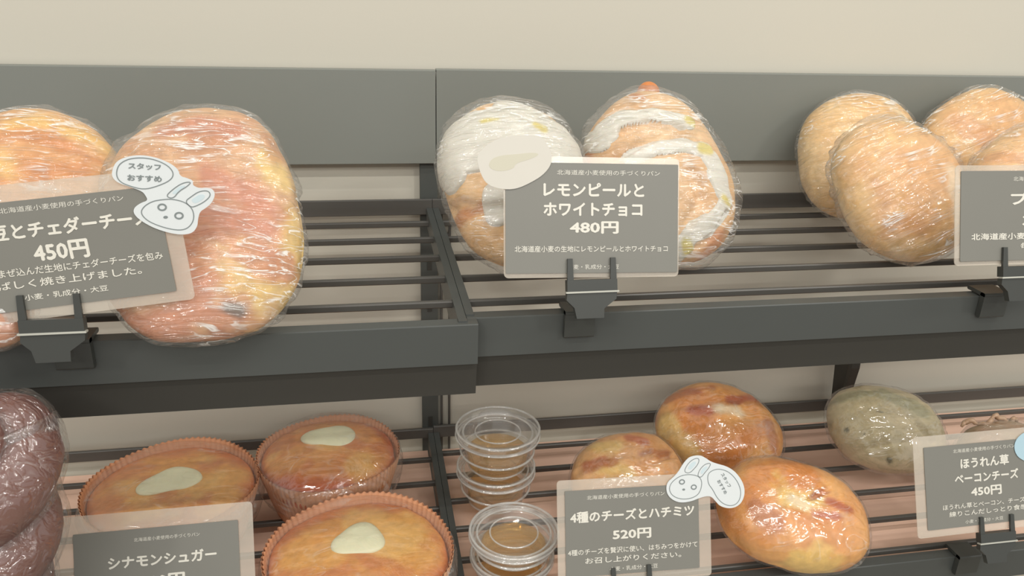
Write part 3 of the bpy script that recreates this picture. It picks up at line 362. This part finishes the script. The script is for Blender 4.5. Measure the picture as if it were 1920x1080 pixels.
gl=((224,164,92),(212,136,66),(206,132,80))
bread('L','cheese_bread','glazed golden cheese bread with reddish spots, highest of three on the lower shelf','bread',gl,[yel,('red',(172,78,48),.85),brn,pale],seed=52,mat='shinycrust',film='film_smooth',ridge=.0004,rimext=.002,lump=.0026,boxy=.72)
bread('M','cheese_bread','glazed cheese bread half hidden behind the price card beside the honey cups','bread',((224,170,110),(216,150,86),(212,146,104)),[yel,('red',(186,96,60),.8),brn],seed=57,mat='shinycrust',film='film_smooth',ridge=.0004,rimext=.002,lump=.0028,boxy=.72)
bread('N','cheese_bread','large glazed orange cheese bread at the front edge of the lower right shelf','bread',gl,[('yellow',(228,192,110),.85),('red',(176,84,50),.85),brn,pale],seed=61,mat='shinycrust',film='film_smooth',ridge=.0004,rimext=.0015,lump=.0026,boxy=.72)
bread('P','spinach_bread','greenish grey wrapped bread beside the lower right price card','bread',((196,180,144),(188,174,136),(180,158,128)),[('green',(150,148,114),.7),('pale',(182,168,130),.8),('olive',(92,88,60),.9)],seed=66,film='film_smooth',ridge=.001,rimext=.002,lump=.0022,boxy=.72)
tQ=bread('Q','spinach_bread','brownish wrapped bread peeking over the lower right price card','bread',((172,150,116),(176,140,112),(158,140,112)),[],seed=69,film='film_loose',ridge=.002,rimext=.004,lump=.0022)
# twisted tail of film on top of that bread
pts=[(-.034+.0022*i,.030+.004*math.sin(i*.5),.010+.010*math.sin(i*PI/30)+.002*math.sin(i*1.7)) for i in range(31)]
MB().tube(pts,[.0012+.0016*abs(math.sin(i*.45)) for i in range(31)],8).build('wrap_twist',principled('film_twist',s2l(190,158,130),.3,noise=.2,nscale=200),tQ,True)
# brown knob on the swirled bread
d=D['E']; ky=max(d['rad'][k]*math.sin(2*PI*k/40) for k in range(40))
kp,kf,kn=body([.0085]*40,(.008,.006),40,20,.001,5)
kx=-.001
mesh_obj('crust_knob',kp+np.array([kx,ky-.0005,.001]),kf,M['crust'],tE,True,np.tile(C(196,122,66),(len(kp),1))+.15*(fbm(kp,120,3,2)[:,None]-.5))

# ------------------------------------------------------------ cocoa twist loaf, standing in front of the shelf fronts
t=tag(empty('display_ledge',(-.36,-.2755,1.070)),'dark metal ledge in front of the lower left shelf, under the cocoa loaf','ledge')
MB().box(-.30,.235,-.112,0,-.004,-.0005,.001).build('ledge_plate',M['rail'],t)
MB().box(-.30,.235,-.114,-.112,-.004,.010,.0005).build('ledge_lip',M['rail'],t)
MB().box(-.30,.235,-.0012,0,-.040,-.004,.0003).build('ledge_hook',M['rail'],t)
t=tag(empty('cocoa_twist_bread',(-.254,-.3315,1.076),(0,.26,0)),'dark brown twisted cocoa loaf in film at the lower left edge','bread')
nS=130
def strand(ph,extra=0.):
    pts=[];rr=[]
    for i in range(nS):
        s=i/(nS-1); a=ph+s*2*PI*1.75; e=math.sin(PI*min(1,max(0,s*.72+.12)))**.35
        pts.append((.0170*e*math.cos(a),.0150*e*math.sin(a),.026+.166*s)); rr.append((.0255+extra)*e**.6)
    # rounded ends
    mb=MB(); m=len(pts); r0,r1=rr[0],rr[-1]; p0,p1=pts[0],pts[-1]
    pre=[((p0[0],p0[1],p0[2]-r0*math.sin(q)),r0*math.cos(q)) for q in (1.5,1.2,.9,.6,.3)]
    post=[((p1[0],p1[1],p1[2]+r1*math.sin(q)*.9),r1*math.cos(q)) for q in (.3,.6,.9,1.2,1.5)]
    return mb.tube([q[0] for q in pre]+pts+[q[0] for q in post],[q[1] for q in pre]+rr+[q[1] for q in post],36)
PH=2.6
for k in range(2):
    mb=strand(k*PI+PH); v=np.array(mb.v); v=v+(fbm(v,60,9+k,3)[:,None]-.5)*.003; v[:,2]=np.maximum(v[:,2],.0005)
    mesh_obj('dough_strand',v,mb.f,M['choc'],t,True)
mb=MB()
for k in range(2):
    s_=strand(k*PI+PH,.0032); v=np.array(s_.v); q=fbm(v*np.array([1,1,.6]),90,20+k,3)[:,None]; v=v+(q-.5)*.003; v[:,2]=np.maximum(v[:,2],.0002)
    mb.add([tuple(x) for x in v],s_.f)
mesh_obj('plastic_wrap',mb.v,mb.f,M['film_loose'],t,True)

# ------------------------------------------------------------ filled buns in paper cups
def muffin(key,label,cream,seed,dome,pal):
    d=D[key]; R_=d['r']; H=.048
    t=tag(empty('paper_cup_bun',d['loc']),label,'bun','filled buns in pleated paper cups')
    npl=84
    fl=lambda i,a: [.0,.003,.006,.007,.008,.008][min(i,9)]*math.sin(npl*a)
    mb=MB(); rb=R_*.80
    mb.lathe([(rb*.98,.0004),(rb,.002),(rb+(R_-rb)*.3,H*.3),(rb+(R_-rb)*.6,H*.6),(R_*.985,H*.9),(R_*1.0,H+.0035*1)],n=420,flute=fl)
    n0=len(mb.v)
    mb.lathe([(R_*.985,H+.0034),(R_*.97,H*.9),(rb+(R_-rb)*.6-.001,H*.6)],n=420,flute=lambda i,a:.007*math.sin(npl*a))
    v=np.array(mb.v); top=v[:,2]>H+.002; ang=np.arctan2(v[:,1],v[:,0]); v[top,2]+=.0005*np.sin(npl*ang[top]+.5)+.0015*np.sin(3*ang[top]+seed)
    mb.v=[tuple(q) for q in v]; mb.add([(0,0,.0005)]+[(rb*math.cos(2*PI*k/40),rb*math.sin(2*PI*k/40),.0005) for k in range(40)],[(0,1+k,1+(k+1)%40) for k in range(40)])
    mb.build('paper_cup',M['paper'],t,True)
    rad=[R_*.945*(1+.012*math.sin(k*.6+seed)) for k in range(40)]
    P,f,n=body(rad,(dome,.030),150,64,.0018,seed,boxy=.75)
    P[:,2]+=H-.006
    base,crown,rim=[C(*c) for c in pal]; rr=np.linalg.norm(P[:,:2],axis=1)/R_; m=fbm(P,22,seed,4)
    cl=mixc(np.tile(base,(len(P),1)),crown,sst(.42,.62,m)); cl=mixc(cl,C(194,108,66),.6*sst(.5,.7,fbm(P,40,seed+40,3))); cl=mixc(cl,C(232,188,112),.55*sst(.52,.7,fbm(P,34,seed+60,3))); cl=mixc(cl,rim,sst(.70,.98,rr+(m-.5)*.5))
    mesh_obj('bun_dough',P,f,M['shinycrust'],t,True,cl)
    (cx,cy,ra,rb_,an)=cream
    Pc,fc,nc=body([1/math.sqrt((math.cos(a)/ra)**2+(math.sin(a)/rb_)**2)*(1+.12*math.sin(3*a+seed)) for a in [2*PI*k/40 for k in range(40)]],(.0045,.004),60,26,.0016,seed+3)
    ca,sa=math.cos(an),math.sin(an); X=Pc[:,0]*ca-Pc[:,1]*sa+cx; Y=Pc[:,0]*sa+Pc[:,1]*ca+cy
    # sit on the dome
    q=np.clip(np.hypot(X,Y)/(R_*.945),0,.99); zd=H-.006+dome*np.abs(np.cos(np.arcsin(q**(1/.75))))**.9
    mesh_obj('cream_filling',np.stack([X,Y,zd+Pc[:,2]-.0002],1),fc,M['cream'],t,True)
    Pf,ff,_=body([R_*1.035]*40,(dome+.010,.034),180,70,.001,seed+9,rimext=.003,ridge=.0012,boxy=.6)
    Pf[:,2]+=H-.008
    Pf[:,2]=np.maximum(Pf[:,2],.0006); rr=np.hypot(Pf[:,0],Pf[:,1])
    mesh_obj('plastic_wrap',Pf,ff,M['film_smooth'],t,True)
mp=((222,162,84),(214,148,72),(202,118,64))
muffin('muffin1','filled bun in pleated paper cup behind the lower left price card',(-.002,.006,.026,.017,.35),4,.008,mp)
muffin('muffin2','filled bun in pleated paper cup nearest the dark post, at the back',(.002,.014,.025,.018,.0),11,.016,((216,150,82),(206,132,70),(188,96,56)))
muffin('muffin3','filled bun in pleated paper cup at the bottom, in front of the other two',(.000,.010,.020,.018,.3),17,.010,mp)

# ------------------------------------------------------------ stacked honey cups
def honey_cup(loc,r,h,label,scale=1):
    t=tag(empty('honey_cup',loc),label,'cup')
    rb=r*.70
    MB().lathe([(.0001,.0006),(rb*.9,.0006),(rb,.003),(r*.83,h*.70),(r*.87,h*.80),(r*.90,h*.82),(r*.92,h*.93)],72).build('cup_wall',M['plastic'],t,True)
    MB().tube([(r*.90*math.cos(a),r*.90*math.sin(a),h*.80) for a in [2*PI*k/72 for k in range(72)]],.0013,8,True).build('cup_lip',M['plastic_lip'],t,True)
    MB().tube([(rb*.95*math.cos(a),rb*.95*math.sin(a),.0016) for a in [2*PI*k/60 for k in range(60)]],.0010,8,True).build('base_ring',M['plastic_lip'],t,True)
    lid=MB().lathe([(r*.84,h*.40),(r*.955,h*.80),(r*.975,h*.98),(r*.93,h),(r*.86,h),(r*.80,h*.88),(r*.55,h*.87),(r*.5,h*.90),(.0001,h*.90)],72).build('lid',M['plastic'],t,True)
    for q,z,rr in ((.845,.40,.0011),(.965,.82,.0009),(.95,1.0,.0011),(.80,.885,.0009),(.52,.895,.0007)):
        MB().tube([(r*q*math.cos(a),r*q*math.sin(a),h*z) for a in [2*PI*k/72 for k in range(72)]],rr,8,True).build('lid_ring',M['plastic_lip'],lid,True)
    MB().lathe([(.0001,.0012),(rb*.88,.0012),(rb*.96,.003),(r*.70,h*.38),(r*.68,h*.40),(.0001,h*.40)],64).build('honey',M['honey'],t,True)
for key,where in (('cup1','against the post, behind'),('cup2','at the front, beside the price card')):
    d=D[key]; h=d['H']/2
    honey_cup(d['loc'],d['r']*.94,h-.0004,'clear lidded honey cup, lower of the pair '+where)
    honey_cup((d['loc'][0]+.001,d['loc'][1]+.001,d['loc'][2]+h),d['r'],h,'clear lidded honey cup, upper of the pair '+where)

# ------------------------------------------------------------ price cards, clips, stickers
def text_mesh(s,size,bold=.0):
    cu=bpy.data.curves.new('lettering','FONT'); cu.body=s; cu.size=size; cu.align_x='CENTER'; cu.align_y='CENTER'; cu.offset=bold; cu.extrude=0; cu.resolution_u=2
    o=bpy.data.objects.new('tmp',cu); col.objects.link(o); bpy.context.view_layer.update()
    me=bpy.data.meshes.new_from_object(o); bpy.data.objects.remove(o); bpy.data.curves.remove(cu)
    v=np.array([p.co[:] for p in me.vertices]); f=[tuple(p.vertices) for p in me.polygons]; bpy.data.meshes.remove(me)
    return v,f
def lettering(parent,s,cx,cy,w,z,mat='ink',bold=.0002,rot=0,name='lettering',hmax=None):
    v,f=text_mesh(s,.01)
    if bold:
        b=bold*1.15; n0=len(v); vv=[];ff=[]
        for q,(ox,oy) in enumerate(((b,0),(-b,0),(0,b),(0,-b))):
            vv.append(v+np.array([ox,oy,q*.00003])); ff+=[tuple(i+q*n0 for i in p) for p in f]
        v=np.vstack(vv); f=ff
    x0,x1=v[:,0].min(),v[:,0].max(); y0,y1=v[:,1].min(),v[:,1].max(); k=w/(x1-x0); ky=k
    if hmax and (y1-y0)*k>hmax: ky=hmax/(y1-y0)
    X=(v[:,0]-(x0+x1)/2)*k; Y=(v[:,1]-(y0+y1)/2)*ky; c,s_=math.cos(rot),math.sin(rot)
    V=np.stack([cx+X*c-Y*s_,cy+X*s_+Y*c,z+v[:,2]],1)
    return mesh_obj(name,V,f,M[mat],parent)
def rrect(w,h,r,n=5,cx=0,cy=0):
    o=[]
    for qx,qy,a0 in ((1,1,0),(-1,1,90),(-1,-1,180),(1,-1,270)):
        for k in range(n+1):
            a=math.radians(a0+90*k/n); o.append((cx+qx*(w/2-r)+r*math.cos(a),cy+qy*(h/2-r)+r*math.sin(a)))
    return o
def smooth_loop(P,it=2):
    P=[Vector(p) for p in P]
    for _ in range(it):
        Q=[]
        for i in range(len(P)):
            a,b=P[i],P[(i+1)%len(P)]; Q+= [a*.75+b*.25,a*.25+b*.75]
        P=Q
    return [tuple(p) for p in P]
def price_card(key,label,lines,clabel=None):
    d=D[key]; W,H,ang=d['W'],d['H'],d['ang']; ml,mt,mr,mb_=d['marg']
    rot=Matrix.Rotation(d['rot'][2],4,'Z')@Matrix.Rotation(d['rot'][0],4,'X')@Matrix.Rotation(ang,4,'Z')
    t=empty('price_card',d['loc']); t.rotation_euler=rot.to_euler(); tag(t,label,'price card')
    MB().plate(rrect(W,H,.0008),0,.0006).build('printed_card',M['card'],t)
    sw,sh=W+ml+mr,H+mt+mb_; MB().plate(rrect(sw,sh,.003,cx=(mr-ml)/2,cy=(mt-mb_)/2),-.0007,-.0001).build('clear_sleeve',M['sleeve'],t)
    for s,cx,cy,w,b,hm in lines:
        lettering(t,s,(cx-.5)*W,(.5-cy)*H,w*W,.00075,bold=b,hmax=hm)
    if 'sticker' in d['ex']:
        ex=d['ex']; c,s_=math.cos(-ang),math.sin(-ang)
        rt=lambda p:(p[0]*c-p[1]*s_,p[0]*s_+p[1]*c)
        P=smooth_loop([rt(p) for p in ex['sticker']]); plain='mark' in ex
        lb={'card1':'white bubble and rabbit head sticker on the corner of the upper left price card','card2':'plain cream oval sticker over the corner of the middle price card','card5':'white bubble and rabbit head sticker on the lower price card beside the cheese breads','card6':'pale blue-white sticker at the right edge of the lower right price card'}[key]
        k=empty('sticker',d['loc']); k.rotation_euler=t.rotation_euler; tag(k,lb,'sticker')
        z0=.0010
        MB().plate(P,z0,z0+.0004).build('sticker_face',M['stickerw' if plain else ('stickerb' if key=='card6' else 'sticker')],k)
        def ln(pts,w=.0005,mat='inkline',closed=True):
            Q=smooth_loop([rt(p) for p in pts],2) if closed else [rt(p) for p in pts]
            m=len(Q); v=[];f=[]
            for i in range(m):
                a=Vector(Q[(i-1)%m]);b=Vector(Q[(i+1)%m]); tt=(b-a).normalized(); nn=Vector((-tt.y,tt.x))*w/2; q=Vector(Q[i])
                v+=[(q.x+nn.x,q.y+nn.y,z0+.0006),(q.x-nn.x,q.y-nn.y,z0+.0006)]
            for i in range(m if closed else m-1):
                j=(i+1)%m; f.append((2*i,2*j,2*j+1,2*i+1))
            mesh_obj('outline',v,f,M[mat],k)
        if plain: MB().plate(smooth_loop([rt(p) for p in ex['mark']]),z0+.0004,z0+.0005).build('faded_print',M['inkcream'],k)
        if 'bubble' in ex:
            ln(ex['bubble']); ln(ex['head'])
            for e in ('ear1','ear2'):
                ln(ex[e]); q=smooth_loop([rt(p) for p in ex[e]]); cx=sum(p[0] for p in q)/len(q); cy=sum(p[1] for p in q)/len(q)
                MB().plate([(cx+(x-cx)*.55,cy+(y-cy)*.55) for x,y in q],z0+.0004,z0+.0005).build('inner_ear',M['inkblue'],k)
            e=[rt(p) for p in ex['eyes']]
            for p in e[:2]:
                ln([(q[0],q[1]) for q in [ (lambda a:(lambda X,Y:(X*math.cos(ang)-Y*math.sin(ang),X*math.sin(ang)+Y*math.cos(ang)))(p[0]+.0021*math.cos(a),p[1]+.0017*math.sin(a)))(2*PI*i/10) for i in range(10)]],.0009)
            p=e[2]; MB().plate([(p[0]+.0012*math.cos(2*PI*i/10),p[1]+.0008*math.sin(2*PI*i/10)) for i in range(10)],z0+.0004,z0+.0006).build('nose',M['inkline'],k)
            a,b=[rt(p) for p in ex['text']]
            if key=='card1':
                lettering(k,'スタッフ',a[0],a[1],.0165,z0+.0006,'inkline',.0003,-.16,hmax=.0034); lettering(k,'おすすめ',b[0],b[1],.0175,z0+.0006,'inkline',.0003,-.16,hmax=.0034)
            else:
                lettering(k,'スタッフ',a[0]+.0016,a[1]-.0006,.0125,z0+.0006,'inkline',.0002,-1.05,hmax=.0034); lettering(k,'おすすめ',b[0]-.001,b[1]+.004,.0125,z0+.0006,'inkline',.0002,-1.05,hmax=.0034)
    return t
HD='北海道産小麦使用の手づくりパン'
price_card('card1','grey price card reading 枝豆とチェダーチーズ 450円, upper left',[(HD,.57,.075,.55,.0,.003),('枝豆とチェダーチーズ',.55,.27,.80,.0003,None),('450円',.52,.49,.25,.0003,None),('枝豆をまぜ込んだ生地にチェダーチーズを包み',.53,.64,.88,.0001,.0046),('香ばしく焼き上げました。',.50,.755,.72,.0001,.0046),('小麦・乳成分・大豆',.50,.885,.38,.0001,.0034)])
price_card('card2','grey price card reading レモンピールとホワイトチョコ 480円, in the middle',[(HD,.59,.085,.60,.0,.0032),('レモンピールと',.505,.24,.585,.0003,.0088),('ホワイトチョコ',.50,.42,.575,.0003,.0088),('480円',.505,.585,.285,.0003,.0080),('北海道産小麦の生地にレモンピールとホワイトチョコ',.495,.78,.89,.0001,.0048),('小麦・乳成分・大豆',.50,.945,.30,.0,.003)])
price_card('card3','grey price card reading プレーン 310円, at the right edge of the upper shelf',[(HD,.52,.09,.45,.0,.0032),('プレーン',.50,.31,.44,.0003,.0090),('310円',.50,.56,.30,.0003,.0085),('北海道産小麦100%使用のもっちり生地',.50,.73,.88,.0002,.0048),('毎日焼きたて',.50,.84,.32,.0001,.0042)])
price_card('card4','grey price card reading シナモンシュガー at the bottom left, before the paper-cup bun',[(HD,.56,.085,.40,.0,.0034),('シナモンシュガー',.53,.255,.66,.0003,.0110),('360円',.52,.43,.28,.0003,.009)])
price_card('card5','grey price card reading 4種のチーズとハチミツ 520円, beside the honey cups',[(HD,.45,.09,.58,.0,.0032),('4種のチーズとハチミツ',.50,.31,.93,.0003,.0088),('520円',.49,.54,.29,.0003,.0080),('4種のチーズを贅沢に使い、はちみつをかけて',.50,.715,.97,.0001,.0046),('お召し上がりください。',.50,.82,.72,.0001,.0046),('小麦・乳成分・大豆',.50,.935,.36,.0,.0034)])
price_card('card6','grey price card reading ほうれん草ベーコンチーズ 450円, at the lower right',[(HD,.50,.075,.52,.0,.0032),('ほうれん草',.50,.235,.41,.0003,.0088),('ベーコンチーズ',.51,.415,.54,.0003,.0088),('450円',.50,.59,.26,.0003,.0080),('ほうれん草とベーコン、チーズを',.50,.745,.74,.0001,.0044),('練りこんだしっとり食感。',.52,.835,.68,.0001,.0044),('小麦・乳成分・大豆',.47,.945,.32,.0,.003)])
def clip(key,x,zr,yf,label,dx=0):
    """holder gripping the card foot and standing on the fascia; x,zr = fascia top"""
    d=D[key]; rot=d['rot'][0]; t=tag(empty('card_clip',(x,yf,zr)),label,'clip','card clips on the shelf fronts')
    # local card bottom
    H=d['H']/2+d['marg'][3]; cb=Vector(d['loc'])-Vector((0,math.cos(rot),math.sin(rot)))*H   # bottom of sleeve
    b=cb-Vector((x,yf,zr)); lean=rot; e2=Vector((0,math.cos(lean),math.sin(lean))); n=Vector((0,-math.sin(lean),math.cos(lean)))
    R3=Matrix.Rotation(lean,3,'X')
    def pl(P,z0,z1,name,mat,par=t,sm=False):
        mb=MB().plate(P,z0,z1); mb.v=[tuple(R3@Vector(q)+Vector((0,b.y,b.z))) for q in mb.v]; return mb.build(name,mat,par)
    w=.0165
    for s in (-1,1):
        pl([(s*.0142-.0022,-.006),(s*.0142+.0022,-.006),(s*.0142+.0016,.0125),(s*.0142-.0016,.0125)],.0009,.0028,'prong',M['clip'])
    pl([(-w,-.0085),(w,-.0085),(w,-.0012),(-w,-.0012)],-.0025,.0032,'jaw',M['clip'])
    pl([(-w-.001,-.0096),(w+.001,-.0096),(w+.001,-.0085),(-w-.001,-.0085)],.0000,.0038,'jaw_edge',M['clipedge'])
    pl([(-w,-.0096),(-w-.0005,-.0140),(-w+.0045,-.0190),(-w+.006,-.026),(.0075,-.026),(.0078,-.0200),(w-.0005,-.0140),(w,-.0096)],-.0020,.0024,'neck',M['clip'])
    MB().box(-.0120,.0090,-.0050,-.0003,-.016,.0035,.001).build('front_foot',M['clip'],t)
    MB().box(-.0120,.0090,-.0055,.0135,.0008,.0036,.0008).build('top_foot',M['clip'],t)
clip('card1',-.1709,1.2918,-.2797,'dark plastic card clip on the upper left shelf front under the sausage bread card')
clip('card2',.1415,1.2918,-.2692,'dark plastic card clip holding the middle price card on the upper right shelf')
clip('card3',.4600,1.2918,-.2692,'dark plastic card clip at the far right end of the upper shelf front')
clip('card4',-.149,1.0468,-.2742,'dark plastic card clip under the bottom left price card')
clip('card5',.190,1.0468,-.2682,'dark plastic card clip under the price card beside the honey cups')
clip('card6',.5040,1.0468,-.2682,'dark plastic card clip holding the lower right price card')
